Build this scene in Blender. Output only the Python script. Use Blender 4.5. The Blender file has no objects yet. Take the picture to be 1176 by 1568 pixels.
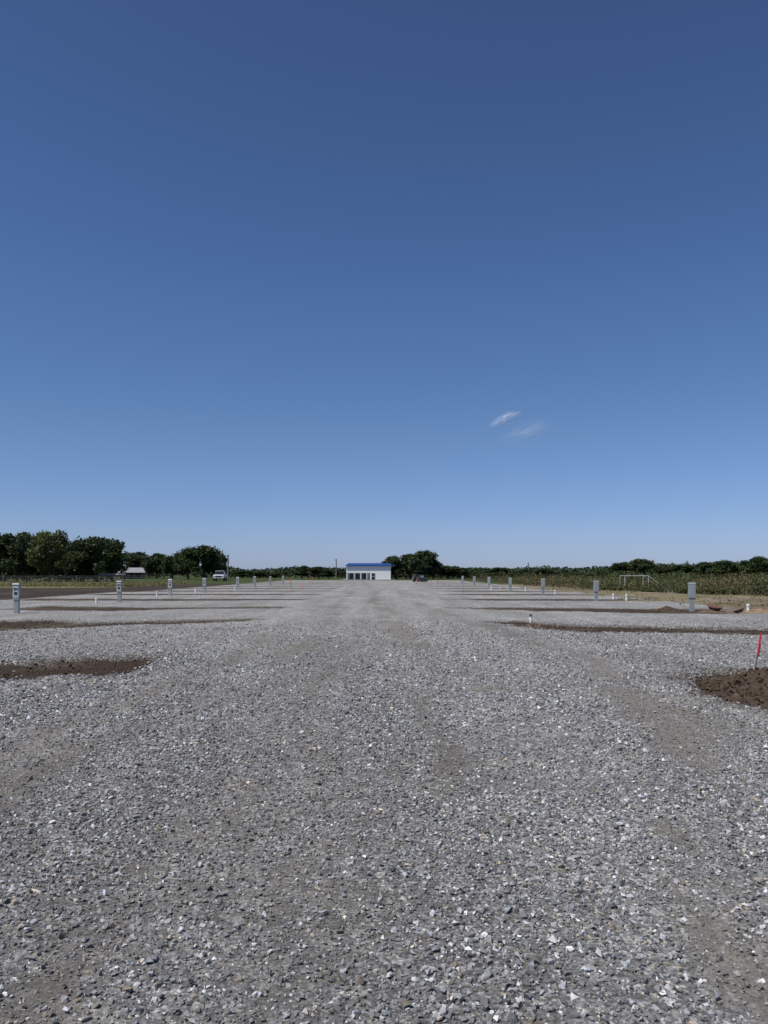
import bpy, bmesh, math, random
import numpy as np
from mathutils import Vector, Matrix, Euler
random.seed(7); RNG = np.random.default_rng(7)
scene = bpy.context.scene
scene.view_settings.view_transform = 'Standard'
scene.view_settings.look = 'None'
scene.view_settings.exposure = 0

# ------------------------------------------------------------ helpers
def link(o):
    scene.collection.objects.link(o); return o

def vnoise(x, y, seed=0):
    xi = np.floor(x).astype(np.int64); yi = np.floor(y).astype(np.int64)
    fx = x-xi; fy = y-yi
    fx = fx*fx*(3-2*fx); fy = fy*fy*(3-2*fy)
    def h(a, b):
        n = (a*374761393 + b*668265263 + seed*974711) & 0xffffffff
        n = ((n ^ (n >> 13))*1274126177) & 0xffffffff
        n = (n ^ (n >> 16)) & 0xffff
        return n/65535.0
    return (h(xi, yi)*(1-fx)+h(xi+1, yi)*fx)*(1-fy)+(h(xi, yi+1)*(1-fx)+h(xi+1, yi+1)*fx)*fy

def fbm(x, y, seed=0, o=4):
    s = 0; a = 0.5; t = 0
    for i in range(o):
        c_, s_ = math.cos(.6*i+.4), math.sin(.6*i+.4)
        X_ = (x*c_-y*s_)*2**i; Y_ = (x*s_+y*c_)*2**i
        s = s+a*vnoise(X_+17.3*i, Y_-9.1*i, seed+i); t += a; a *= 0.5
    return s/t

def sstep(a, b, v):
    t = np.clip((v-a)/(b-a), 0, 1); return t*t*(3-2*t)

def poly_sdf(px, py, poly):
    n = len(poly); d = np.full(px.shape, 1e18); s = np.ones(px.shape)
    j = n-1
    for i in range(n):
        ax, ay = poly[i]; bx, by = poly[j]
        ex, ey = bx-ax, by-ay
        wx, wy = px-ax, py-ay
        t = np.clip((wx*ex+wy*ey)/(ex*ex+ey*ey), 0, 1)
        qx, qy = wx-ex*t, wy-ey*t
        d = np.minimum(d, qx*qx+qy*qy)
        c1 = py >= ay; c2 = py < by; c3 = ex*wy > ey*wx
        flip = (c1 & c2 & c3) | (~c1 & ~c2 & ~c3)
        s = np.where(flip, -s, s); j = i
    return s*np.sqrt(d)

def line_dist(px, py, pts):
    d = np.full(px.shape, 1e9)
    for (ax, ay), (bx, by) in zip(pts[:-1], pts[1:]):
        ex, ey = bx-ax, by-ay
        t = np.clip(((px-ax)*ex+(py-ay)*ey)/(ex*ex+ey*ey), 0, 1)
        d = np.minimum(d, np.hypot(px-ax-ex*t, py-ay-ey*t))
    return d

def mesh_from_np(name, verts, faces, mats, cols=None, matidx=None, smooth=False, attrs=None):
    me = bpy.data.meshes.new(name)
    nv, nf, k = len(verts), len(faces), faces.shape[1]
    me.vertices.add(nv); me.vertices.foreach_set('co', np.ascontiguousarray(verts, dtype=np.float32).ravel())
    me.loops.add(nf*k); me.loops.foreach_set('vertex_index', np.ascontiguousarray(faces, dtype=np.int32).ravel())
    me.polygons.add(nf)
    me.polygons.foreach_set('loop_start', np.arange(0, nf*k, k, dtype=np.int32))
    me.polygons.foreach_set('loop_total', np.full(nf, k, dtype=np.int32))
    me.polygons.foreach_set('use_smooth', np.full(nf, smooth, dtype=bool))
    for m in mats: me.materials.append(m)
    if matidx is not None: me.polygons.foreach_set('material_index', np.ascontiguousarray(matidx, dtype=np.int32))
    me.update(calc_edges=True)
    if cols is not None:
        a = me.attributes.new('col', 'FLOAT_COLOR', 'POINT')
        c = np.ones((nv, 4), dtype=np.float32); c[:, :3] = cols
        a.data.foreach_set('color', c.ravel())
    if attrs:
        for kx, v in attrs.items():
            a = me.attributes.new(kx, 'FLOAT', 'POINT'); a.data.foreach_set('value', np.ascontiguousarray(v, dtype=np.float32).ravel())
    return me

class NT:
    def __init__(s, name):
        s.m = bpy.data.materials.new(name); s.m.use_nodes = True
        s.t = s.m.node_tree; s.t.nodes.clear()
        s.out = s.n('ShaderNodeOutputMaterial'); s.b = s.n('ShaderNodeBsdfPrincipled')
        s.l(s.b.outputs[0], s.out.inputs[0])
    def n(s, t, **kw):
        x = s.t.nodes.new(t)
        for k, v in kw.items(): setattr(x, k, v)
        return x
    def l(s, a, b): s.t.links.new(a, b)
    def noise(s, scale, detail=4, rough=0.6, vec=None):
        x = s.n('ShaderNodeTexNoise'); x.inputs['Scale'].default_value = scale
        x.inputs['Detail'].default_value = detail; x.inputs['Roughness'].default_value = rough
        if vec is not None: s.l(vec, x.inputs['Vector'])
        return x.outputs[0]
    def mix(s, fac, a, b, blend='MIX'):
        x = s.n('ShaderNodeMix', data_type='RGBA', blend_type=blend)
        for i, v in ((0, fac), (6, a), (7, b)):
            if hasattr(v, 'is_linked') or hasattr(v, 'node'): s.l(v, x.inputs[i])
            elif i == 0: x.inputs[0].default_value = v
            else: x.inputs[i].default_value = (*v, 1)
        return x.outputs[2]
    def math(s, op, a, b=None, clamp=False):
        x = s.n('ShaderNodeMath', operation=op); x.use_clamp = clamp
        for i, v in ((0, a), (1, b)):
            if v is None: continue
            if hasattr(v, 'node'): s.l(v, x.inputs[i])
            else: x.inputs[i].default_value = v
        return x.outputs[0]
    def ramp(s, fac, stops):
        x = s.n('ShaderNodeValToRGB'); s.l(fac, x.inputs[0])
        e = x.color_ramp.elements
        while len(e) < len(stops): e.new(0.5)
        for el, (p, c) in zip(e, stops):
            el.position = p; el.color = (*c, 1) if len(c) == 3 else c
        return x.outputs[0]
    def coord(s):
        return s.n('ShaderNodeTexCoord').outputs['Object']
    def bump(s, h, strength, dist):
        x = s.n('ShaderNodeBump'); x.inputs['Strength'].default_value = strength
        x.inputs['Distance'].default_value = dist; s.l(h, x.inputs['Height'])
        s.l(x.outputs[0], s.b.inputs['Normal']); return x

def simple_mat(name, col, rough=0.6, metal=0.0, var=0.25, scale=6.0, bump=0.0):
    t = NT(name); c = t.coord()
    n = t.noise(scale, 5, 0.6, c)
    lo = tuple(v*(1-var) for v in col); hi = tuple(min(1, v*(1+var*0.6)) for v in col)
    t.l(t.ramp(n, [(0.3, lo), (0.7, hi)]), t.b.inputs['Base Color'])
    t.b.inputs['Roughness'].default_value = rough; t.b.inputs['Metallic'].default_value = metal
    if bump: t.bump(t.noise(scale*4, 4, 0.6, c), bump, 0.02)
    return t.m

def attr_mat(name, rough=0.85, noise_scale=40, var=0.3, spec=0.3, bump=0.0, bscale=60, bdist=0.01, transl=0.0):
    t = NT(name); a = t.n('ShaderNodeAttribute'); a.attribute_name = 'col'
    c = t.coord(); n = t.noise(noise_scale, 3, 0.65, c)
    g = t.ramp(n, [(0.25, (1-var,)*3), (0.75, (1+var*0.5,)*3)])
    col = t.mix(1.0, a.outputs['Color'], g, 'MULTIPLY')
    t.l(col, t.b.inputs['Base Color'])
    t.b.inputs['Roughness'].default_value = rough
    t.b.inputs['Specular IOR Level'].default_value = spec
    if bump: t.bump(t.noise(bscale, 6, 0.65, c), bump, bdist)
    if transl:
        tr = t.n('ShaderNodeBsdfTranslucent'); t.l(col, tr.inputs[0])
        mx = t.n('ShaderNodeMixShader'); mx.inputs[0].default_value = transl
        t.l(t.b.outputs[0], mx.inputs[1]); t.l(tr.outputs[0], mx.inputs[2]); t.l(mx.outputs[0], t.out.inputs[0])
    return t.m

# ------------------------------------------------------------ world, sun, camera
SUN_EL, SUN_AZ = math.radians(60), math.radians(-125)
w = bpy.data.worlds.new("World"); scene.world = w; w.use_nodes = True
nt = w.node_tree; nt.nodes.clear()
sky = nt.nodes.new('ShaderNodeTexSky'); sky.sky_type = 'NISHITA'; sky.sun_disc = False
sky.sun_elevation = SUN_EL; sky.sun_rotation = SUN_AZ
sky.altitude = 200; sky.air_density = 1.0; sky.dust_density = 0.3; sky.ozone_density = 3.0
tc = nt.nodes.new('ShaderNodeTexCoord'); sx_ = nt.nodes.new('ShaderNodeSeparateXYZ')
nt.links.new(tc.outputs['Generated'], sx_.inputs[0])
rp = nt.nodes.new('ShaderNodeValToRGB'); nt.links.new(sx_.outputs[2], rp.inputs[0])
stops = [(0.0, (.37, .455, .80)), (.05, (.395, .465, .72)), (.17, (.40, .475, .62)), (.33, (.38, .48, .635)), (.6, (.35, .42, .555)), (1.0, (.4, .46, .55))]
e = rp.color_ramp.elements
while len(e) < len(stops): e.new(.5)
for el, (p, c) in zip(e, stops): el.position = p; el.color = (*c, 1)
mul = nt.nodes.new('ShaderNodeMix'); mul.data_type = 'RGBA'; mul.blend_type = 'MULTIPLY'; mul.inputs[0].default_value = 1
nt.links.new(sky.outputs[0], mul.inputs[6]); nt.links.new(rp.outputs[0], mul.inputs[7])
bg = nt.nodes.new('ShaderNodeBackground'); bg.inputs[1].default_value = 0.14
wo = nt.nodes.new('ShaderNodeOutputWorld')
nt.links.new(mul.outputs[2], bg.inputs[0]); nt.links.new(bg.outputs[0], wo.inputs[0])

sd = bpy.data.lights.new('sun', 'SUN'); sd.energy = 4.5; sd.angle = math.radians(0.53); sd.color = (1, 0.965, 0.91)
so = link(bpy.data.objects.new('sun', sd))
dts = Vector((math.sin(SUN_AZ)*math.cos(SUN_EL), math.cos(SUN_AZ)*math.cos(SUN_EL), math.sin(SUN_EL)))
so.rotation_euler = (-dts).to_track_quat('-Z', 'Y').to_euler(); so.location = (0, 0, 50)

cam = bpy.data.cameras.new('camera'); co = link(bpy.data.objects.new('camera', cam))
co.location = (0, 0, 1.5); co.rotation_euler = (math.radians(90), 0, 0)
cam.sensor_width = 36; cam.lens = 27.05; cam.shift_y = 93/1568.0
cam.clip_start = 0.1; cam.clip_end = 12000
scene.camera = co

# ------------------------------------------------------------ layout masks (world metres)
ISL = [
 [(-19, 10.4), (-5.4, 10.8), (-3.95, 11.1), (-3.75, 12.3), (-4.1, 13.7), (-6.3, 12.8), (-19, 12.6)],
 [(-19, 19.8), (-9.9, 19.8), (-9.2, 20.9), (-4.2, 23.8), (-4.3, 24.8), (-9.1, 22.9), (-10, 24.0), (-19, 24.4)],
 [(-15.5, 31.0), (-10, 30.4), (-9.4, 31.5), (-4.5, 32.8), (-4.5, 33.9), (-10, 33.0), (-15, 34.6)],
 [(4.0, 8.9), (4.15, 10.8), (4.9, 11.7), (15, 12.2), (15, 7.2), (4.35, 7.9)],
 [(3.3, 23.4), (4.0, 21.1), (5.3, 19.5), (15, 17.2), (15, 19.5), (9.3, 20.5), (5.3, 21.8), (4.2, 23.6)],
 [(3.0, 32.8), (6, 30.4), (12, 28.0), (15.5, 28.6), (15.5, 31.8), (11, 31.8), (6, 33.0)],
]
for i, y in enumerate([43, 53, 63, 73.5, 84, 95, 106, 117, 128]):
    k = (i*37 % 7)/7.0
    ISL.append([(-20, y-1.4), (-10, y-1.5), (-4.6, y-0.4), (-4.6, y+0.9), (-10, y+1.0+k), (-20, y+1.5)])
    ISL.append([(3.4, y+0.6), (6, y-1.3), (16, y-2.6-k), (16, y+0.2), (11, y+0.8), (6, y+1.2)])

def gravel_sd(x, y):
    d = np.full(x.shape, 1e9)
    for p in ISL: d = np.minimum(d, poly_sdf(x, y, p))
    left = x-(-19.5-1.5*(y < 60)); right = 15.0-x
    d = np.minimum(d, np.minimum(left, right)); d = np.minimum(d, 152-y)
    n1 = (fbm(x*0.7, y*0.7, 3, 3)-0.5)*0.9+(fbm(x*4, y*4, 5, 3)-0.5)*0.7
    return d+n1

TR = [
 ([(1.35, 9.9), (1.1, 12.8), (.5, 18), (-.1, 30), (-1, 63), (-4, 140)], 0.22, 1.1),
 ([(-2.3, 2), (-2.6, 5.0), (-2.7, 6.5), (-2.3, 8.3), (-1.8, 11.5), (-1.6, 21), (-2.2, 41), (-5, 140)], 0.24, 0.6),
 ([(-3.2, 6), (-3.0, 9), (-2.6, 14), (-2.8, 24), (-3.2, 50)], 0.28, 0.6),
 ([(1.45, 2.6), (1.5, 3.4), (1.75, 4.3), (1.6, 5.4)], 0.16, 1.0),
 ([(0.72, 2.6), (.82, 3.4), (0.45, 5.5), (.55, 8.7), (.3, 12)], 0.13, 0.55),
 ([(2.6, 6), (2.9, 8.5), (3.5, 13.3), (2.8, 22), (2.2, 30), (1.5, 60)], 0.28, 0.8),
 ([(-1.2, 2.4), (-1.15, 4), (-.9, 7), (-.8, 12), (-.8, 22)], 0.12, 0.35),
]
def brown_mask(x, y):
    b = np.zeros(x.shape)
    wob = (fbm(x*1.3, y*0.5, 31, 3)-0.5)*0.5
    for pts, wd, st in TR:
        wdy = wd*(1+y*0.012)
        d = line_dist(x+wob, y, pts)
        b = np.maximum(b, st*np.exp(-(d/wdy)**2))
    b = b*(0.2+1.1*sstep(0.38, 0.62, fbm(x*1.6, y*0.7, 41, 4)))
    b = b+0.42*sstep(0.52, 0.72, fbm(x*0.8+5, y*0.25, 51, 4))
    b = b*(.35+1.2*fbm(x*6, y*5, 55, 3))
    return np.clip(b, 0, 1)

def kdep(y): return np.clip(13/np.maximum(y, 1), .12, 1)
def soil_h(x, y):
    return (-0.065+0.035*(fbm(x*1.5, y*1.5, 61, 4)-0.5)*2+.022*(fbm(x*7, y*7, 62, 3)-.5))*kdep(y)

def road_h(x, y):
    s = gravel_sd(x, y); k = kdep(y)
    h = (-0.16+0.16*sstep(-0.25, 0.22, s))*k
    return h+(0.022*(fbm(x*0.9, y*0.5, 71, 3)-0.5)*2*sstep(0, .5, s)+0.03*np.exp(-((s-0.35)/0.22)**2))*k, s

def graded(segs):
    out = []
    for a, b, st in segs:
        out += list(np.arange(a, b-1e-6, st))
    return out
def grid_mesh(xs, ys):
    X, Y = np.meshgrid(xs, ys); nx, ny = len(xs), len(ys)
    i = np.arange(nx*ny).reshape(ny, nx)
    f = np.stack([i[:-1, :-1], i[:-1, 1:], i[1:, 1:], i[1:, :-1]], -1).reshape(-1, 4)
    return X.ravel(), Y.ravel(), f

# ------------------------------------------------------------ ground sheet
far = [100, 120, 145, 180, 240, 330, 480, 700, 1000, 1500, 2200, 3200, 5000]
xs = np.array([-v for v in reversed(far)]+graded([(-80, -20, 1.0), (-20, -8, .25), (-8, 8, .1), (8, 20, .25), (20, 80, 1.0)])+[80]+far)
ys = np.array([-1000, -300, -100, -50]+graded([(-30, 4, 1.0), (4, 26, .1), (26, 60, .3), (60, 200, 1.0)])+[200, 240, 330, 480, 700, 1000, 1500, 2200, 3200, 5000])
X, Y, F = grid_mesh(xs, ys)
Z = soil_h(X, Y)
n = fbm(X*0.35, Y*0.35, 81, 4); n2 = fbm(X*2, Y*2, 82, 3)
def C(*c): return np.array(c)
soil = C(.068, .051, .038); soil2 = C(.115, .09, .067); tan = C(.27, .215, .155); dry = C(.20, .175, .085); grn = C(.06, .075, .03); tilled = C(.055, .044, .037)
def lerp(a, b, t): return a*(1-t[:, None])+b*t[:, None]
col = lerp(np.tile(soil, (len(X), 1)), soil2, sstep(.45, .65, n2*.6+n*.4))
lf = sstep(-18, -21, X)*sstep(14, 24, Y)
lc = np.tile(tilled, (len(X), 1)); lc = lerp(lc, np.tile(soil2, (len(X), 1)), 0.5*sstep(.5, .75, n))
gy = sstep(74, 80, Y+6*(n-.5))
lc = lerp(lc, np.tile(dry, (len(X), 1)), gy*sstep(-24, -34, X)); lc = lerp(lc, np.tile(grn, (len(X), 1)), sstep(98, 110, Y))
col = lerp(col, lc, lf)
rf = sstep(11.5, 14.5, X+2*(n-.5))*sstep(20, 28, Y)
rc = lerp(np.tile(tan, (len(X), 1)), np.tile(soil2*1.1, (len(X), 1)), sstep(.45, .6, n2*.5+n*.5)*0.85)
rc = lerp(rc, np.tile(dry, (len(X), 1)), sstep(.52, .66, fbm(X*.25, Y*.5, 91, 3))*.7)
rc = lerp(rc, np.tile(grn, (len(X), 1)), sstep(90, 110, Y))
col = lerp(col, rc, rf)
col = lerp(col, np.tile(grn, (len(X), 1)), sstep(150, 158, Y))
t = NT('soil_ground'); c = t.coord()
a = t.n('ShaderNodeAttribute'); a.attribute_name = 'col'
n1 = t.noise(3.0, 8, 0.7, c); n3 = t.noise(35, 5, 0.7, c)
g = t.mix(0.5, t.ramp(n1, [(.3, (.5,)*3), (.7, (1.35,)*3)]), t.ramp(n3, [(.3, (.4,)*3), (.7, (1.6,)*3)]))
t.l(t.mix(1.0, a.outputs['Color'], g, 'MULTIPLY'), t.b.inputs['Base Color'])
t.b.inputs['Roughness'].default_value = 1.0; t.b.inputs['Specular IOR Level'].default_value = 0.05
t.bump(t.noise(14, 8, 0.75, c), 1.0, 0.07)
M_SOIL = t.m
link(bpy.data.objects.new('ground', mesh_from_np('ground', np.stack([X, Y, Z], 1), F, [M_SOIL], cols=col, smooth=True)))

# ------------------------------------------------------------ gravel road sheet
xs = np.array(graded([(-24, -8, .2), (-8, 8, .09), (8, 18, .2)]))
ys = np.array(graded([(-25, 1, .6), (1, 26, .1), (26, 60, .2), (60, 156, .5)]))
X, Y, F = grid_mesh(xs, ys)
Z, S = road_h(X, Y)
B = brown_mask(X, Y)
t = NT('crushed_limestone'); c = t.coord()
ab = t.n('ShaderNodeAttribute'); ab.attribute_name = 'brown'
ad = t.n('ShaderNodeAttribute'); ad.attribute_name = 'edge'
def vor(scale, feature='F1'):
    v = t.n('ShaderNodeTexVoronoi', voronoi_dimensions='2D', feature=feature); v.inputs['Scale'].default_value = scale
    t.l(c, v.inputs['Vector']); return v
v1 = vor(46); v2 = vor(105); v3 = vor(17)
sep = t.n('ShaderNodeSeparateColor'); t.l(v1.outputs['Color'], sep.inputs[0])
sep2 = t.n('ShaderNodeSeparateColor'); t.l(v2.outputs['Color'], sep2.inputs[0])
sep3 = t.n('ShaderNodeSeparateColor'); t.l(v3.outputs['Color'], sep3.inputs[0])
pal = [(0.0, (.10, .10, .102)), (0.35, (.19, .19, .19)), (0.7, (.30, .294, .285)), (0.86, (.45, .435, .41)), (0.96, (.82, .81, .78))]
s1 = t.ramp(sep.outputs[0], pal); s2 = t.ramp(sep2.outputs[1], pal); s3 = t.ramp(sep3.outputs[1], pal)
st = t.mix(0.4, s1, s2); st = t.mix(0.35, st, s3)
gap = t.ramp(v1.outputs['Distance'], [(0.25, (1.08, 1.08, 1.08)), (0.8, (.5, .49, .47))])
st = t.mix(1.0, st, gap, 'MULTIPLY')
fines = t.ramp(t.noise(120, 4, .75, c), [(.3, (.115, .102, .087)), (.7, (.25, .226, .197))])
big = t.noise(1.1, 6, .65, c)
stretch = t.n('ShaderNodeMapping'); stretch.inputs['Scale'].default_value = (2.0, 0.12, 1); stretch.inputs['Rotation'].default_value = (0, 0, math.radians(-2)); t.l(c, stretch.inputs[0])
strk = t.noise(1.0, 8, .7, stretch.outputs[0])
bf = t.math('ADD', ab.outputs['Fac'], t.math('MULTIPLY', t.math('SUBTRACT', big, 0.5), 0.9))
bf = t.math('ADD', bf, t.math('MULTIPLY', t.math('SUBTRACT', strk, 0.5), 1.4))
bf = t.math('ADD', bf, t.math('MULTIPLY', t.math('SUBTRACT', sep2.outputs[0], 0.5), 0.4), )
bfc = t.ramp(bf, [(0.08, (0,)*3), (0.9, (.82,)*3)])
colr = t.mix(bfc, st, fines)
tone = t.ramp(t.noise(0.35, 5, .6, c), [(.3, (.9, .9, .9)), (.7, (1.17, 1.165, 1.155))])
colr = t.mix(1.0, colr, tone, 'MULTIPLY')
clump = t.ramp(t.noise(7, 7, .8, c), [(.3, (.72, .72, .72)), (.7, (1.3, 1.3, 1.3))])
colr = t.mix(1.0, colr, clump, 'MULTIPLY')
stretch2 = t.n('ShaderNodeMapping'); stretch2.inputs['Location'].default_value = (7, 3, 0); stretch2.inputs['Scale'].default_value = (1.1, 0.06, 1); t.l(c, stretch2.inputs[0])
colr = t.mix(1.0, colr, t.ramp(t.noise(1, 6, .65, stretch2.outputs[0]), [(.35, (.86, .855, .845)), (.65, (1.17, 1.17, 1.17))]), 'MULTIPLY')
em = t.ramp(t.math('ADD', ad.outputs['Fac'], t.math('MULTIPLY', t.math('SUBTRACT', sep.outputs[1], .5), .5)), [(0.0, (1,)*3), (0.35, (0,)*3)])
colr = t.mix(em, colr, (.075, .058, .044))
t.l(colr, t.b.inputs['Base Color']); t.b.inputs['Roughness'].default_value = .9; t.b.inputs['Specular IOR Level'].default_value = 0.2
hh = t.math('ADD', t.math('MULTIPLY', t.noise(75, 6, .75, c), 1.2), t.math('MULTIPLY', sep.outputs[2], 0.6))
t.bump(hh, 0.9, 0.018)
link(bpy.data.objects.new('gravel_road', mesh_from_np('gravel_road', np.stack([X, Y, Z], 1), F, [t.m], smooth=True, attrs={'brown': B, 'edge': np.clip(S, -1, 3)})))

# ------------------------------------------------------------ loose stones
def hull_variants(n, npts, seed):
    r = random.Random(seed); out = []
    for i in range(n):
        bm = bmesh.new()
        for k in range(npts):
            v = Vector((r.gauss(0, 1), r.gauss(0, 1), r.gauss(0, 1))).normalized()
            v = Vector((v.x*r.uniform(.8, 1.05), v.y*r.uniform(.5, .8), v.z*r.uniform(.45, .7)))
            bm.verts.new(v)
        bmesh.ops.convex_hull(bm, input=bm.verts[:])
        for v in [v for v in bm.verts if not v.link_faces]: bm.verts.remove(v)
        bmesh.ops.triangulate(bm, faces=bm.faces[:])
        bmesh.ops.recalc_face_normals(bm, faces=bm.faces[:])
        bm.verts.index_update()
        out.append((np.array([v.co[:] for v in bm.verts]), np.array([[v.index for v in f.verts] for f in bm.faces])))
        bm.free()
    return out
VAR = hull_variants(14, 8, 3)+hull_variants(8, 10, 5)
def scatter_stones(px, py, pz, size, cols, tiltmax=0.8):
    N = len(px); vid = RNG.integers(0, len(VAR), N)
    V = []; Fs = []; Cc = []; off = 0
    az = RNG.uniform(0, 2*np.pi, N); tx = RNG.normal(0, tiltmax/2, N); ty = RNG.normal(0, tiltmax/2, N)
    for k, (v, f) in enumerate(VAR):
        m = np.where(vid == k)[0]
        if len(m) == 0: continue
        ca, sa = np.cos(az[m]), np.sin(az[m]); cx, sx = np.cos(tx[m]), np.sin(tx[m]); cy, sy = np.cos(ty[m]), np.sin(ty[m])
        P = np.repeat(v[None], len(m), 0)*size[m][:, None, None]
        x, y, z = P[..., 0], P[..., 1], P[..., 2]
        y, z = y*cx[:, None]-z*sx[:, None], y*sx[:, None]+z*cx[:, None]
        x, z = x*cy[:, None]+z*sy[:, None], -x*sy[:, None]+z*cy[:, None]
        x, y = x*ca[:, None]-y*sa[:, None], x*sa[:, None]+y*ca[:, None]
        P = np.stack([x+px[m][:, None], y+py[m][:, None], z+pz[m][:, None]], -1)
        nv = len(v)
        Fs.append((f[None]+(np.arange(len(m))*nv)[:, None, None]+off).reshape(-1, 3))
        V.append(P.reshape(-1, 3)); Cc.append(np.repeat(cols[m], nv, 0)); off += nv*len(m)
    return np.concatenate(V), np.concatenate(Fs), np.concatenate(Cc)

def stone_cols(N, brown):
    r = RNG.uniform(0, 1, N)
    base = np.where(r < .48, RNG.uniform(.12, .23, N), np.where(r < .80, RNG.uniform(.23, .38, N), np.where(r < .95, RNG.uniform(.38, .56, N), RNG.uniform(.58, .82, N))))
    warm = RNG.normal(0.01, .035, N)
    c = np.stack([base*(1+warm), base, base*(1.02-warm*1.2)], 1)
    tan_ = RNG.uniform(0, 1, N) < .07
    c = np.where(tan_[:, None], c*np.array([1.2, 1.03, .8]), c)
    dusty = np.clip(brown*RNG.uniform(.1, 1.0, N), 0, .75)[:, None]
    return c*(1-dusty)+np.array([.185, .166, .142])*dusty

A = 3200000
dmax = 25.0
py = 1.9+(dmax-1.9)*RNG.uniform(0, 1, A)
px = RNG.uniform(-1, 1, A)*(0.5*dmax+1.2)
inside = np.abs(px) < 0.51*py+1.0
px, py = px[inside], py[inside]
dens = 3500/(A/((dmax-1.9)*2*(0.5*dmax+1.2)))
fade = np.interp(py, [0, 4.5, 7, 10, 16, 25], [1, .95, .52, .25, .08, 0])
pre = RNG.uniform(0, 1, len(px)) < dens*fade
px, py, fade = px[pre], py[pre], fade[pre]
br = brown_mask(px, py); sdv = gravel_sd(px, py)
patch = 0.75+.5*fbm(px*1.8, py*1.2, 111, 3)
p = (1-.5*br)*patch*np.where(sdv > 0.05, 1, np.where(sdv > -.25, .25, .012))
keep = RNG.uniform(0, 1, len(px)) < p
px, py, br = px[keep], py[keep], br[keep]
N = len(px); print('stones', N)
size = np.clip(np.exp(RNG.normal(math.log(.0100), .43, N)), .005, .027)*(1-.25*br)*np.interp(py, [0, 4.5, 10, 17, 25], [1, 1, 1.35, 1.6, 1.7])
size *= 0.85+.3*fbm(px*.9, py*.6, 121, 2)
rz, _ = road_h(px, py); rz = np.maximum(rz, soil_h(px, py))
pz = rz+size*RNG.uniform(-.05, .6, N)
V, Fc, Cc = scatter_stones(px, py, pz, size, stone_cols(N, br))
M_ST = attr_mat('limestone_chip', rough=.85, noise_scale=70, var=.4, spec=.3)
link(bpy.data.objects.new('gravel', mesh_from_np('gravel', V, Fc, [M_ST], cols=Cc)))

# ------------------------------------------------------------ dirt piles with clods
M_DIRT = attr_mat('loose_dirt', rough=1, noise_scale=12, var=.45, spec=.05, bump=.8, bscale=30, bdist=.02)
A = 120000
px = RNG.uniform(-14, 14, A); py = RNG.uniform(7, 26, A); sdv = gravel_sd(px, py)
kk = (sdv < .1) & (RNG.uniform(0, 1, A) < .55*(fbm(px*1.5, py*1.5, 131, 3)**1.5)*2) & (np.abs(px) < .51*py+1)
px, py = px[kk], py[kk]; nn_ = len(px)
cs = np.clip(np.exp(RNG.normal(math.log(.014), .55, nn_)), .006, .06)
V, Fc, Cc = scatter_stones(px, py, soil_h(px, py)+cs*.2, cs, np.array([.08, .06, .044])*RNG.uniform(.6, 1.8, nn_)[:, None], 2.0)
link(bpy.data.objects.new('soil_clods', mesh_from_np('soil_clods', V, Fc, [M_DIRT], cols=Cc)))
def dirt_pile(x, y, rx, ry, h, col=(.085, .062, .045), clods=500, seed=1):
    nr, na = 26, 72
    r = np.linspace(0, 1.15, nr)[:, None]*np.ones((1, na)); a = np.linspace(0, 2*np.pi, na, endpoint=False)[None]*np.ones((nr, 1))
    wob = 1+.35*(fbm(np.cos(a)*1.5+seed*7, np.sin(a)*1.5, 5, 3)-.5)*2
    X = x+rx*r*np.cos(a)*wob; Y = y+ry*r*np.sin(a)*wob
    prof = np.clip(1-r, 0, 1)**1.15
    Z = -0.07+(h+.05)*prof*(0.6+.8*fbm(X*3.5, Y*3.5, seed+20, 4))+.03*(fbm(X*14, Y*14, seed, 3)-.5)*(r < 1)-.05*(r > 1.05)
    i = np.arange(nr*na).reshape(nr, na); j = np.roll(i, -1, 1)
    f = np.stack([i[:-1], j[:-1], j[1:], i[1:]], -1).reshape(-1, 4)
    f = np.concatenate([f[:, [0, 1, 2]], f[:, [0, 2, 3]]])
    V0 = np.stack([X, Y, Z], -1).reshape(-1, 3)
    rr = np.sqrt(RNG.uniform(0, 1, clods))*1.25; aa = RNG.uniform(0, 2*np.pi, clods)
    cx, cy = x+rx*rr*np.cos(aa), y+ry*rr*np.sin(aa)
    cz = -.06+(h+.05)*np.clip(1-rr, 0, 1)**1.15*(0.6+.8*fbm(cx*3.5, cy*3.5, seed+20, 4))
    cs = np.clip(np.exp(RNG.normal(math.log(.02), .5, clods)), .008, .07)
    cc = np.array(col)*RNG.uniform(.7, 1.5, clods)[:, None]
    V1, F1, C1 = scatter_stones(cx, cy, cz, cs, cc, 2.0)
    V = np.concatenate([V0, V1]); F = np.concatenate([f, F1+len(V0)])
    cl = np.concatenate([np.tile(np.array(col), (len(V0), 1)), C1])
    link(bpy.data.objects.new('dirt_pile', mesh_from_np('dirt_pile', V, F, [M_DIRT], cols=cl)))
dirt_pile(5.25, 10.6, .85, .7, .2, clods=1300, seed=1)
dirt_pile(4.75, 9.3, .55, .6, .04, clods=500, seed=2)
dirt_pile(4.15, 21.6, .5, .5, .12, col=(.13, .1, .075), clods=300, seed=3)
dirt_pile(11.3, 30.6, .7, .6, .2, clods=300, seed=4)
dirt_pile(12.7, 29.6, .9, .5, .12, col=(.17, .115, .08), clods=300, seed=5)
dirt_pile(14.3, 29.3, .8, .5, .18, col=(.28, .2, .13), clods=300, seed=6)

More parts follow.
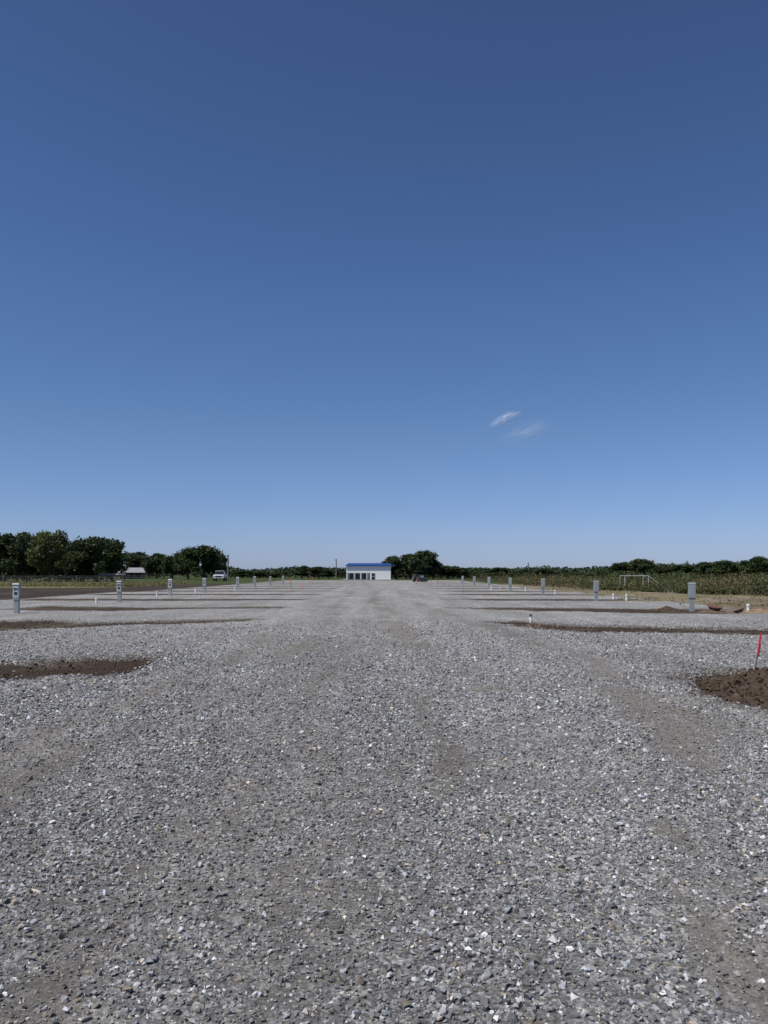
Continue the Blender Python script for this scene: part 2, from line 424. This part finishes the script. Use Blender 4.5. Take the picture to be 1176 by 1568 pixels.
# ------------------------------------------------------------ bmesh part helpers
def bm_box(bm, cx, cy, cz, sx, sy, sz, mat=0, bev=0.0, taper=None):
    r = bmesh.ops.create_cube(bm, size=1.0); vs = r['verts']
    for v in vs:
        if taper and v.co.z > 0: v.co.x *= taper[0]; v.co.y *= taper[1]
        v.co = Vector((v.co.x*sx+cx, v.co.y*sy+cy, v.co.z*sz+cz))
    fs = list({f for v in vs for f in v.link_faces})
    for f in fs: f.material_index = mat
    if bev:
        es = list({e for v in vs for e in v.link_edges})
        rb = bmesh.ops.bevel(bm, geom=es, offset=bev, segments=2, affect='EDGES', profile=.6)
        for f in rb['faces']: f.material_index = mat
    return vs
def bm_cyl(bm, p0, p1, r0, r1=None, seg=12, mat=0):
    if r1 is None: r1 = r0
    p0, p1 = Vector(p0), Vector(p1); d = p1-p0
    q = d.to_track_quat('Z', 'Y').to_matrix().to_4x4()
    M = Matrix.Translation((p0+p1)/2) @ q
    r = bmesh.ops.create_cone(bm, cap_ends=True, segments=seg, radius1=r0, radius2=r1, depth=d.length, matrix=M)
    for f in {f for v in r['verts'] for f in v.link_faces}: f.material_index = mat
def obj_bm(bm, name, mats, loc=(0, 0, 0), rz=0, smooth=False):
    me = bpy.data.meshes.new(name); bm.to_mesh(me); bm.free()
    for m in mats: me.materials.append(m)
    if smooth:
        for p_ in me.polygons: p_.use_smooth = True
    o = link(bpy.data.objects.new(name, me)); o.location = loc; o.rotation_euler[2] = rz
    return o
def inst(me, name, loc, rz=0, sc=(1, 1, 1)):
    o = link(bpy.data.objects.new(name, me)); o.location = loc; o.rotation_euler[2] = rz; o.scale = sc; return o

M_GALV = simple_mat('pedestal_grey_paint', (.30, .33, .33), .5, .1, .12, 4)
M_GALV2 = simple_mat('pedestal_light_panel', (.5, .52, .52), .5, .0, .1, 4)
M_DARK = simple_mat('black_plastic', (.03, .03, .032), .5)
M_PVC = simple_mat('white_pvc', (.78, .78, .75), .4, 0, .06)
M_WOOD = simple_mat('weathered_wood', (.20, .155, .11), .85, 0, .4, 9)
M_PINK = simple_mat('red_flagging_tape', (.75, .06, .08), .6, 0, .1)
M_RUST = simple_mat('rusty_lid', (.16, .075, .05), .8, 0, .4, 14)

bm = bmesh.new()
bm_box(bm, 0, 0, .22, .17, .13, .60, 0, .008)
bm_box(bm, 0, 0, .78, .235, .18, .56, 0, .012)
vs = bm_box(bm, 0, -.01, 1.085, .255, .215, .05, 0, .006, taper=(.9, .75))
bm_box(bm, 0, -.093, .80, .19, .012, .42, 1, .004)
bm_box(bm, -.04, -.103, .90, .07, .014, .09, 2, .004)
bm_box(bm, .045, -.103, .90, .05, .014, .07, 2, .004)
bm_box(bm, 0, -.103, .74, .11, .014, .11, 2, .004)
bm_cyl(bm, (.125, 0, .60), (.15, 0, .60), .014, mat=2)
bm_box(bm, 0, 0, -.06, .30, .26, .05, 0, .008)
ped0 = obj_bm(bm, 'electrical_pedestal', [M_GALV, M_GALV2, M_DARK], (-13.6, 28.5, 0), .05)
for (x, y, rz) in [(-13.5, 39.3, .1), (-13.6, 49, -.05), (-13.4, 57.5, .08), (-12.9, 68, 0), (-13.1, 78, 0), (-13, 88, 0), (-13, 99, .1),
                   (12.2, 30.5, 3.1), (11.3, 41, 3.2), (10.75, 52, 3.1), (10.1, 61.5, 3.14), (9.7, 71, 3.1), (9.5, 81, 3.2), (9.4, 92, 3.1)]:
    o = inst(ped0.data, 'electrical_pedestal', (x, y, 0), rz+random.uniform(-.1, .1), (1.05, 1.05, random.uniform(.97, 1.02)))
    o.rotation_euler[0] = random.uniform(-.015, .015); o.rotation_euler[1] = random.uniform(-.02, .02)

bm = bmesh.new()
bm_cyl(bm, (0, 0, -.1), (0, 0, .22), .055, seg=20)
bm_cyl(bm, (0, 0, .16), (0, 0, .20), .064, seg=20)
bm_cyl(bm, (0, 0, .20), (0, 0, .25), .075, seg=20)
bm_box(bm, 0, 0, .262, .04, .04, .025, 0, .004)
pvc = obj_bm(bm, 'sewer_riser_pipe', [M_PVC], (-14.2, 38, 0))
for (x, y) in [(-14.6, 49.5), (-14.2, 58), (-12.6, 65), (-13.9, 74), (14.2, 30.0), (13.3, 42.2), (13.0, 43.6), (11.9, 53.5), (11.6, 63), (11.2, 74), (9.2, 66)]:
    o = inst(pvc.data, 'sewer_riser_pipe', (x, y, 0), random.uniform(0, 3), (1.1, 1.1, random.uniform(.9, 1.3)))
bm = bmesh.new(); bm_cyl(bm, (0, 0, -.05), (0, .03, .26), .03, seg=14, mat=0); bm_cyl(bm, (0, .027, .24), (0, .033, .31), .038, seg=14, mat=1)
bm_cyl(bm, (-.06, 0.02, .17), (.04, 0.02, .17), .018, seg=10)
obj_bm(bm, 'water_spigot', [M_PVC, M_RUST], (4.12, 21.6, .03))

bm = bmesh.new()
bm_cyl(bm, (0, 0, 0), (0, 0, .13), .17, .27, 24); bm_cyl(bm, (0, 0, .13), (0, 0, .16), .29, .29, 24)
bowl = obj_bm(bm, 'valve_box_lid', [M_RUST], (12.75, 29.7, .06)); bowl.rotation_euler = (.2, .1, 0)
b2 = inst(bowl.data, 'valve_box_lid', (13.35, 28.9, .0), 1, (.7, .7, .8)); b2.rotation_euler[0] = -.3

bm = bmesh.new()
bm_box(bm, 0, 0, .31, .018, .008, .66, 0)
bm_box(bm, 0, 0, .5, .024, .013, .29, 1)
bm_box(bm, .018, .0, .43, .012, .004, .16, 1)
st0 = obj_bm(bm, 'survey_stake', [M_WOOD, M_PINK], (5.12, 10.65, 0.02)); st0.rotation_euler = (0, .17, .2)
for (x, y, s) in [(-8.2, 68, 1.6), (4.6, 66, 1.4), (-6.1, 58, 1.0), (5.4, 52, 1.0), (-16, 57, 1.2), (3.9, 92, 1.5), (-8.3, 90, 1.5)]:
    o = inst(st0.data, 'survey_stake', (x, y, 0), 0, (s, s, s)); o.rotation_euler[1] = random.uniform(-.08, .08)

# ------------------------------------------------------------ white building with blue roof
M_WHITE = simple_mat('white_metal_siding', (.8, .8, .79), .5, 0, .04, 1.5)
t = NT('blue_metal_roof'); c = t.coord()
wv = t.n('ShaderNodeTexWave'); wv.inputs['Scale'].default_value = 1.1; t.l(c, wv.inputs['Vector'])
t.l(t.ramp(wv.outputs[0], [(.0, (.01, .05, .19)), (.9, (.016, .07, .25))]), t.b.inputs['Base Color']); t.b.inputs['Roughness'].default_value = .75
t.b.inputs['Specular IOR Level'].default_value = .15
M_BLUE = t.m
M_GLASS = simple_mat('dark_window_glass', (.02, .025, .03), .15)
M_TRIM = simple_mat('grey_trim', (.3, .31, .32), .6)
M_SLAB = simple_mat('porch_interior', (.25, .24, .22), .8)  # even warm grey, the floor slab's own colour
bx, by = -3.3, 165; W, D, H = 9.5, 12, 2.95
root = link(bpy.data.objects.new('metal_building', None)); root.location = (bx, by, 0)
def part(bm, name, mats, parent):
    me = bpy.data.meshes.new(name); bm.to_mesh(me); bm.free()
    for m in mats: me.materials.append(m)
    o = link(bpy.data.objects.new(name, me)); o.parent = parent; return o
bm = bmesh.new()
bm_box(bm, 0, 1.6+D/2, H/2, W, D, H)
bm_box(bm, 0, 0.8, 2.2, W, 1.596, 1.5)
bm_box(bm, 2.55, 0.8, .72, 4.4, 1.592, 1.456)
bm_box(bm, -4.65, .8, .72, .2, 1.58, 1.45)
part(bm, 'walls', [M_WHITE], root)
bm = bmesh.new()
for x in (-3.1, -1.7, -.4): bm_box(bm, x, .08, .72, .12, .12, 1.45)
part(bm, 'porch_posts', [M_WHITE], root)
bm = bmesh.new()
for x, ww in ((-3.7, .9), (-2.4, .9), (-1.0, .9)):
    bm_box(bm, x, 1.58, .75, ww, .03, 1.2)
bm_box(bm, 1.0, -.02, .72, .75, .05, 1.4)
part(bm, 'doors_and_windows', [M_GLASS], root)
bm = bmesh.new()
for z in (0.71, 1.42): bm_box(bm, 1.0, -.035, z, .85, .05, .05)
for x in (.6, 1.4): bm_box(bm, x, -.035, .71, .05, .05, 1.42)
for i in range(30): bm_box(bm, -4.6+i*.317, -.008, 2.2, .03, .02, 1.4)
for i in range(13): bm_box(bm, 1.62+i*.25, -.008, .72, .03, .02, 1.4)
part(bm, 'trim', [M_WHITE], root)
bm = bmesh.new()
hw = W/2+.2; RR = .50
rd = [(-hw, -.35, H), (hw, -.35, H), (hw-.1, 6.8, H+RR), (-hw+.25, 6.8, H+RR), (-hw, 14, H), (hw, 14, H)]
lo = [bm.verts.new(p_) for p_ in rd]; hi = [bm.verts.new((p_[0], p_[1], p_[2]+.12)) for p_ in rd]
for vs_ in (lo, hi):
    bm.faces.new((vs_[0], vs_[1], vs_[2], vs_[3])); bm.faces.new((vs_[3], vs_[2], vs_[5], vs_[4]))
for a_, b_ in ((0, 1), (1, 2), (2, 5), (5, 4), (4, 3), (3, 0)): bm.faces.new((lo[a_], lo[b_], hi[b_], hi[a_]))
bmesh.ops.recalc_face_normals(bm, faces=bm.faces[:])
bm_box(bm, 0, 6.8, H+RR+.14, 2*hw-.3, .3, .06)
part(bm, 'roof', [M_BLUE], root)
bm = bmesh.new(); bm_box(bm, 0, 4, .0, W+2, 14, .08); part(bm, 'slab', [M_SLAB], root)

# ------------------------------------------------------------ house + carport on the left
M_ROOFG = simple_mat('grey_shingles', (.26, .26, .27), .9, 0, .25, 8)
M_BRK = simple_mat('brown_brick', (.16, .10, .08), .9, 0, .3, 20)
root = link(bpy.data.objects.new('house', None)); root.location = (-61.5, 188, 0); root.rotation_euler[2] = .25
bm = bmesh.new(); bm_box(bm, 0, 0, .75, 5.6, 6, 1.7); part(bm, 'walls', [M_BRK], root)
bm = bmesh.new()
for s in (-1, 1):
    vs_ = [bm.verts.new(p_) for p_ in ((-3.2, s*3.5, 1.55), (3.2, s*3.5, 1.55), (2.5, 0, 2.75), (-2.5, 0, 2.75))]
    bm.faces.new(vs_)
for s in (-1, 1):
    bm.faces.new([bm.verts.new(p_) for p_ in ((s*3.2, -3.5, 1.55), (s*3.2, 3.5, 1.55), (s*2.5, 0, 2.75))])
part(bm, 'roof', [M_ROOFG], root)
bm = bmesh.new()
for x in (-1.6, 1.5): bm_box(bm, x, -3.02, .9, 1.1, .05, .9)
bm_box(bm, 0, -3.02, .75, .8, .05, 1.5); part(bm, 'windows_and_door', [M_GLASS], root)

root = link(bpy.data.objects.new('metal_carport', None)); root.location = (-44, 124, 0)
bm = bmesh.new()
for x in (-1.6, 0, 1.6):
    for y in (-1.8, 1.8): bm_cyl(bm, (x, y, 0), (x, y, 1.2), .05)
part(bm, 'posts', [M_TRIM], root)
bm = bmesh.new(); bm_box(bm, 0, 0, 1.27, 3.6, 4.2, .12, taper=(.95, .7)); part(bm, 'roof', [M_GALV2], root)

# ------------------------------------------------------------ vehicles
M_TYRE = simple_mat('tyre_rubber', (.025, .025, .025), .9)
M_CARW = simple_mat('white_car_paint', (.7, .7, .7), .3, 0, .04)
M_GREEN = simple_mat('dark_green_paint', (.025, .05, .04), .4, 0, .2)
M_CHROME = simple_mat('chrome', (.6, .6, .6), .2, .9, .05)
def wheels(bm, xs_, ys_, r, wd, mt, mr):
    for x in xs_:
        for y in ys_:
            bm_cyl(bm, (x-wd/2, y, r), (x+wd/2, y, r), r, seg=22, mat=mt); bm_cyl(bm, (x-wd/2-.01, y, r), (x+wd/2+.01, y, r), r*.55, seg=16, mat=mr)
bm = bmesh.new()
bm_box(bm, 0, 0, .78, 1.95, 5.4, .5, 0, .07)
bm_box(bm, 0, -2.0, 1.06, 1.8, 1.35, .2, 0, .06, (.95, .9))
bm_box(bm, 0, -.35, 1.42, 1.75, 2.1, .75, 1, .06, (.84, .68))
bm_box(bm, 0, -.35, 1.83, 1.48, 1.45, .07, 0, .03)
for s in (-1, 1):
    bm_box(bm, s*.93, 1.6, 1.13, .07, 2.1, .28, 0, .02)
    bm_box(bm, s*1.05, -1.15, 1.2, .16, .1, .18, 2, .02)
    bm_box(bm, s*.72, -2.7, .88, .34, .04, .16, 4)
bm_box(bm, 0, 2.66, 1.1, 1.9, .07, .35, 0, .02)
bm_box(bm, 0, -2.71, .85, 1.0, .04, .26, 2); bm_box(bm, 0, -2.76, .56, 1.9, .14, .18, 4, .03)
wheels(bm, (-.88, .88), (-1.75, 1.75), .38, .26, 3, 4)
obj_bm(bm, 'pickup_truck', [M_CARW, M_GLASS, M_DARK, M_TYRE, M_CHROME], (-29.8, 140, 0), .1)
bm = bmesh.new()
bm_box(bm, 0, -.9, .85, .7, 1.3, .55, 0, .08, (.9, .95))
bm_box(bm, 0, .3, .6, .9, 1.2, .3, 0, .03)
bm_box(bm, 0, .55, .95, .5, .45, .4, 1, .05)
for sx in (-.5, .5):
    for sy in (-.15, .9): bm_cyl(bm, (sx, sy, .7), (sx, sy, 1.75), .03, mat=1)
    bm_box(bm, sx*1.35, .75, 1.02, .38, .9, .06, 0, .02)
    bm_cyl(bm, (sx, -.3, .8), (sx*.9, -1.9, .55), .05, mat=0)
bm_box(bm, 0, .38, 1.78, 1.2, 1.3, .08, 0, .03)
bm_box(bm, 0, -2.05, .35, 1.6, .35, .5, 1, .04, (1, .6))
bm_box(bm, 0, -1.57, .85, .5, .03, .35, 3)
wheels(bm, (-.72, .72), (.7,), .6, .34, 2, 3); wheels(bm, (-.62, .62), (-1.1,), .38, .24, 2, 3)
obj_bm(bm, 'tractor', [M_GREEN, M_DARK, M_TYRE, M_CHROME], (5.9, 128, 0), .25)

# ------------------------------------------------------------ utility poles
bm = bmesh.new()
bm_cyl(bm, (0, 0, -.2), (0, 0, 4.8), .15, .11, 12); bm_box(bm, 0, .13, 4.5, 1.1, .09, .1)
for x in (-.5, 0, .5): bm_cyl(bm, (x, .13, 4.55), (x, .13, 4.68), .04, .03, 8, 1)
pole = obj_bm(bm, 'utility_pole', [M_WOOD, M_TRIM], (-11.3, 182, 0), 1.4)
inst(pole.data, 'utility_pole', (-30.4, 150, 0), 1.3, (1, 1, 1.05)); inst(pole.data, 'utility_pole', (37.5, 200, 0), 1.4, (1, 1, .87))

bm = bmesh.new(); r_ = random.Random(4)
P = [(-75+i*2.6, 84+i*.9) for i in range(18)]
for (x, y) in P: bm_cyl(bm, (x, y, -.1), (x+r_.uniform(-.04, .04), y, 1.15+r_.uniform(-.05, .1)), .05, .045, 8)
for z in (.3, .6, .85, 1.08):
    for a_, b_ in zip(P[:-1], P[1:]): bm_cyl(bm, (*a_, z), (*b_, z), .008, seg=4, mat=1)
obj_bm(bm, 'wire_fence', [M_WOOD, M_TRIM])
bm = bmesh.new(); R_ = .024
for s in (0, 1.6):
    bm_cyl(bm, (0, s, 0), (0, s, 1.45), R_); bm_cyl(bm, (2.4, s, 0), (2.4, s, 1.45), R_)
    bm_cyl(bm, (0, s, 1.45), (2.4, s, 1.45), R_); bm_cyl(bm, (2.4, s, 1.45), (3.6, s, .55), R_); bm_cyl(bm, (3.6, s, .55), (3.6, s, 0), R_)
for x, z in ((0, 1.45), (2.4, 1.45), (3.6, .55)): bm_cyl(bm, (x, 0, z), (x, 1.6, z), R_)
o = obj_bm(bm, 'pipe_frame', [M_GALV2], (21.6, 69, -.05), 0); o.scale = (.88, .88, .88)

# ------------------------------------------------------------ foliage
M_LEAF = attr_mat('leaves', rough=.6, noise_scale=3, var=.3, spec=.25, transl=.2)
M_BARK = simple_mat('bark', (.085, .065, .05), .95, 0, .4, 12, .5)

def quads(centers, size, cols, aspect=1.0):
    N = len(centers)
    a = RNG.normal(size=(N, 3)); a /= np.linalg.norm(a, axis=1)[:, None]
    b = RNG.normal(size=(N, 3)); b -= (a*b).sum(1)[:, None]*a; b /= np.linalg.norm(b, axis=1)[:, None]
    s = (size if np.ndim(size) else np.full(N, size))[:, None]
    a = a*s*aspect; b = b*s
    V = np.stack([centers-a, centers-b*.6+a*.1, centers+a, centers+b*.6-a*.1], 1).reshape(-1, 3)
    F = np.arange(N*4).reshape(-1, 4)
    return V, F, np.repeat(cols, 4, 0)

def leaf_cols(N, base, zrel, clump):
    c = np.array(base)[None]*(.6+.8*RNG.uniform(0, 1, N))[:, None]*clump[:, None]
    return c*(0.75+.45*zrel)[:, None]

def tree_mesh(name, seed, H=7.0, Wd=7.0, trunk=.2, base=(.040, .062, .022), nl=5200):
    r = np.random.default_rng(seed)
    nc = 34
    cs = []; rad = []
    for i in range(nc):
        a = r.uniform(0, 2*np.pi); q = r.uniform(0, 1)**.5; zt = r.uniform(0, 1)
        z = H*(trunk+.06+(1-trunk-.2)*zt)
        wr = Wd/2*math.sqrt(max(0.05, 1-abs(zt*1.75-.7)**2.2/1.4))*.78
        cs.append((wr*q*math.cos(a), wr*q*math.sin(a), z)); rad.append(r.uniform(.55, 1.0)*H*.155)
    cs = np.array(cs); rad = np.array(rad)
    k = r.choice(nc, nl, p=rad**2/np.sum(rad**2))
    d = r.normal(size=(nl, 3)); d /= np.linalg.norm(d, axis=1)[:, None]
    rr = rad[k]*(r.uniform(.25, 1, nl)**.5)*(1+.2*r.normal(size=nl))
    P = cs[k]+d*rr[:, None]*np.array([1.15, 1.15, .85])
    P[:, 2] = np.maximum(P[:, 2], H*.08)
    clump = (.6+.75*r.uniform(0, 1, nc))[k]
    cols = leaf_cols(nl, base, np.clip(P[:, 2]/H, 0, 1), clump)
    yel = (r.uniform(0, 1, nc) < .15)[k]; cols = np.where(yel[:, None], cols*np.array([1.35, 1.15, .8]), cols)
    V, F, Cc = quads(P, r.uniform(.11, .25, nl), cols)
    bm = bmesh.new()
    lean = r.normal(0, .15, 2)
    top = Vector((lean[0], lean[1], H*.5))
    bm_cyl(bm, (0, 0, -.2), (lean[0]*.5, lean[1]*.5, H*trunk), H*.034, H*.024, 10)
    bm_cyl(bm, (lean[0]*.5, lean[1]*.5, H*trunk-.03), top, H*.024, H*.013, 8)
    for i in range(0, nc, 2):
        zz = H*(trunk+.25*r.uniform(0, 1))
        f_ = (zz-H*trunk)/(H*(.5-trunk)+1e-6)
        s_ = Vector((lean[0]*.5, lean[1]*.5, H*trunk)).lerp(top, min(1, f_))
        bm_cyl(bm, s_, Vector(cs[i]), H*.011, H*.003, 6)
    bmesh.ops.triangulate(bm, faces=bm.faces[:]); bm.verts.index_update()
    tv = np.array([v.co[:] for v in bm.verts]); tf = np.array([[v.index for v in f.verts] for f in bm.faces]); bm.free()
    Ft = np.concatenate([F[:, [0, 1, 2]], F[:, [0, 2, 3]], tf+len(V)])
    mi = np.concatenate([np.zeros(len(F)*2), np.ones(len(tf))])
    return mesh_from_np(name, np.concatenate([V, tv]), Ft, [M_LEAF, M_BARK], cols=np.concatenate([Cc, np.ones((len(tv), 3))*.1]), matidx=mi)
TM = [tree_mesh('oak_crown_%d' % i, 20+i, nl=10500) for i in range(5)]
TML = tree_mesh('oak_crown_light', 40, base=(.080, .105, .032), nl=10500)

def put_tree(px_, top, wpx, d, me=None, nm='oak_tree'):
    X_ = (px_-588)*d/1178; h = 1.5+(877-top)*d/1178; wd = wpx*d/1178
    me = me or random.choice(TM)
    inst(me, nm, (X_, d, 0), random.uniform(0, 6.28), (wd/7.0*1.12, wd/7.0*1.12, h/7.0*1.08))
for a_ in [(-75, 812, 90, 118), (-25, 818, 80, 112), (6, 818, 68, 110), (42, 817, 62, 118), (76, 813, 60, 104, TML), (102, 830, 58, 124), (124, 828, 54, 120), (148, 823, 78, 116), (172, 842, 44, 128),
           (212, 846, 56, 206), (240, 848, 44, 200), (264, 851, 40, 190), (288, 844, 48, 170), (312, 836, 64, 160), (332, 848, 36, 172),
           (372, 874, 34, 215), (398, 875, 26, 215), (420, 877, 26, 215),
           (463, 866, 28, 185), (488, 868, 32, 188), (503, 873, 22, 190), (606, 853, 42, 178), (628, 849, 46, 184), (648, 845, 54, 176), (664, 855, 38, 180), (686, 866, 46, 185), (712, 870, 28, 195),
           (737, 870, 30, 205), (763, 869, 36, 195), (795, 877, 30, 205), (832, 870, 30, 195), (858, 878, 30, 205), (880, 877, 34, 190), (910, 878, 30, 190),
           (955, 861, 38, 160), (980, 857, 48, 158), (1012, 867, 38, 165), (1045, 865, 48, 160), (1078, 861, 38, 160), (1102, 858, 54, 155), (1130, 862, 38, 160), (1156, 852, 50, 150), (1185, 857, 50, 155), (1240, 850, 60, 150)]:
    put_tree(*a_)

def hedge(name, x0, x1, y0, depth, hmin, hmax, n, ls, base, seed):
    r = np.random.default_rng(seed)
    x = r.uniform(x0, x1, n); hh = hmin+(hmax-hmin)*fbm(x*.12, x*0+seed, seed, 4)**1.3*1.4
    dd = r.uniform(-1, 1, n)*depth
    z = hh*np.sqrt(r.uniform(0, 1, n))*np.sqrt(np.clip(1-(dd/depth)**2*.7, .1, 1))*(.85+.3*vnoise(x*.7, dd*.5, seed+3))
    P = np.stack([x, y0+dd, z], 1)
    cl = .55+.9*vnoise(x*.5, dd*.3+z*.8, seed+5)
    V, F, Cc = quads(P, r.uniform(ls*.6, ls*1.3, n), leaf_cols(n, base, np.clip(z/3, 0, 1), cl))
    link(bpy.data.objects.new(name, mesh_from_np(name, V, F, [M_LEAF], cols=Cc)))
hedge('distant_trees', -190, 190, 225, 6, 1.6, 4.2, 60000, .36, (.045, .068, .028), 5)
hedge('distant_trees', -110, -47, 130, 4, 2.2, 5.8, 32000, .28, (.033, .05, .02), 6)
hedge('distant_trees', 48, 150, 172, 5, 1.8, 4.2, 26000, .3, (.045, .065, .025), 7)
hedge('distant_trees', -3, 60, 200, 4, 1.4, 2.6, 12000, .3, (.045, .064, .025), 8)
hedge('shrub_thicket', 27, 75, 92, 6, .8, 2.1, 16000, .16, (.05, .07, .026), 12)

def weeds(name, x, y, h, nleaf, base, dry_, lw, seed):
    r = np.random.default_rng(seed); n = len(x)
    k = np.repeat(np.arange(n), nleaf); N = len(k); tt = r.uniform(0, 1, N)
    H_ = h[k]
    lean = r.normal(0, .15, (n, 2))[k]
    cx = x[k]+lean[:, 0]*tt*H_+r.normal(0, .1, N); cy = y[k]+lean[:, 1]*tt*H_+r.normal(0, .1, N); cz = tt*H_
    a = r.uniform(0, 2*np.pi, N); L = lw*r.uniform(.6, 1.4, N)
    dx, dy, dz = np.cos(a)*.6*L, np.sin(a)*.6*L, L*r.uniform(-.1, .9, N)
    wx, wy = -np.sin(a)*L*.25, np.cos(a)*L*.25
    V = np.stack([np.stack([cx-wx, cy-wy, cz], 1), np.stack([cx+wx, cy+wy, cz], 1), np.stack([cx+dx, cy+dy, cz+dz], 1)], 1).reshape(-1, 3)
    V[:, 2] -= .05
    F = np.arange(N*3).reshape(-1, 3)
    pdry = np.clip(fbm(x*.35, y*.35, seed, 3)*2.6-1.0+r.normal(0, .2, n), 0, 1)[k]*(1-.3*tt)
    c = (np.array(base)*(1-pdry[:, None])+np.array(dry_)*pdry[:, None])*(.6+.8*r.uniform(0, 1, N))[:, None]
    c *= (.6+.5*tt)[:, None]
    link(bpy.data.objects.new(name, mesh_from_np(name, V, F, [M_LEAF], cols=np.repeat(c, 3, 0))))
n = 28000
x = RNG.uniform(17, 90, n); u = RNG.uniform(0, 1, n)**2.2
yb = np.interp(x, [17, 19, 22, 24.5, 30, 90], [92, 66, 57, 50, 47, 44])+9*(fbm(x*.5, x*0+3, 77, 3)-.5)
y = yb+u*75
h = (.3+1.5*fbm(x*.6, y*.6, 9, 3))*np.clip(.45+(y-yb)/6, .45, 1)*RNG.uniform(.7, 1.25, n)
h = np.where((x/y > .28) & (x/y < .37) & (y < 70), h*.55, h)
kk = RNG.uniform(0, 1, n) < .1+1.2*fbm(x*.6, y*.6, 19, 3)
weeds('tall_weeds', x[kk], y[kk], h[kk], 15, (.068, .092, .028), (.19, .13, .07), .17, 3)
n = 9000
x = RNG.uniform(-80, -26, n); y = RNG.uniform(80, 104, n)
weeds('dry_grass', x, y, .15+.3*RNG.uniform(0, 1, n), 6, (.12, .13, .045), (.26, .21, .11), .16, 4)
n = 2500
x = RNG.uniform(13, 24, n); y = RNG.uniform(34, 75, n); kk = fbm(x*.4, y*.3, 29, 3) > .52
weeds('grass_tufts', x[kk], y[kk], .1+.25*RNG.uniform(0, 1, kk.sum()), 7, (.10, .12, .04), (.26, .21, .12), .10, 5)

# ------------------------------------------------------------ wispy clouds
def cloud_mat(name, dens, sx, sy, seed):
    m = bpy.data.materials.new(name); m.use_nodes = True; nt = m.node_tree; nt.nodes.clear()
    N_ = nt.nodes.new; L = nt.links.new
    out = N_('ShaderNodeOutputMaterial'); tc = N_('ShaderNodeTexCoord')
    mp = N_('ShaderNodeMapping'); mp.inputs['Location'].default_value = (seed, seed*.7, 0); mp.inputs['Scale'].default_value = (sx, sy, 1)
    no = N_('ShaderNodeTexNoise'); no.inputs['Scale'].default_value = 1; no.inputs['Detail'].default_value = 8; no.inputs['Roughness'].default_value = .62; no.inputs['Distortion'].default_value = .9
    L(tc.outputs['Generated'], mp.inputs[0]); L(mp.outputs[0], no.inputs[0])
    mp2 = N_('ShaderNodeMapping'); mp2.inputs['Location'].default_value = (-1, -1, 0); mp2.inputs['Scale'].default_value = (2, 2, 0)
    L(tc.outputs['Generated'], mp2.inputs[0])
    ln = N_('ShaderNodeVectorMath'); ln.operation = 'LENGTH'; L(mp2.outputs[0], ln.inputs[0])
    fo = N_('ShaderNodeMapRange'); fo.inputs[1].default_value = 1.0; fo.inputs[2].default_value = .0; L(ln.outputs['Value'], fo.inputs[0])
    nr = N_('ShaderNodeMapRange'); nr.inputs[1].default_value = .36; nr.inputs[2].default_value = .75; L(no.outputs[0], nr.inputs[0])
    mu = N_('ShaderNodeMath'); mu.operation = 'MULTIPLY'; L(fo.outputs[0], mu.inputs[0]); L(nr.outputs[0], mu.inputs[1])
    m2 = N_('ShaderNodeMath'); m2.operation = 'MULTIPLY'; L(mu.outputs[0], m2.inputs[0]); m2.inputs[1].default_value = dens; m2.use_clamp = True
    tr = N_('ShaderNodeBsdfTransparent'); df = N_('ShaderNodeBsdfDiffuse'); df.inputs[0].default_value = (.8, .8, .8, 1)
    mx = N_('ShaderNodeMixShader'); L(m2.outputs[0], mx.inputs[0]); L(tr.outputs[0], mx.inputs[1]); L(df.outputs[0], mx.inputs[2]); L(mx.outputs[0], out.inputs[0])
    return m
def cloud(x, y, z, w_, h_, roll, mat):
    bm = bmesh.new(); bmesh.ops.create_grid(bm, x_segments=12, y_segments=6, size=.5)
    for v in bm.verts: v.co = Vector((v.co.x*w_, v.co.y*h_, 8*math.sin(v.co.x*5)+6*math.cos(v.co.y*6)))
    o = obj_bm(bm, 'cloud', [mat]); o.location = (x, y, z)
    o.rotation_euler = (Matrix.Rotation(-roll, 3, 'Y') @ Matrix.Rotation(math.radians(80), 3, 'X')).to_euler()
cloud(632, 4000, 798, 190, 80, math.radians(24), cloud_mat('cirrus_wisp', .95, 1.8, 3.0, 3.1))
cloud(740, 4000, 728, 300, 130, math.radians(20), cloud_mat('cirrus_wisp_faint', .26, 1.8, 2.6, 8.3))
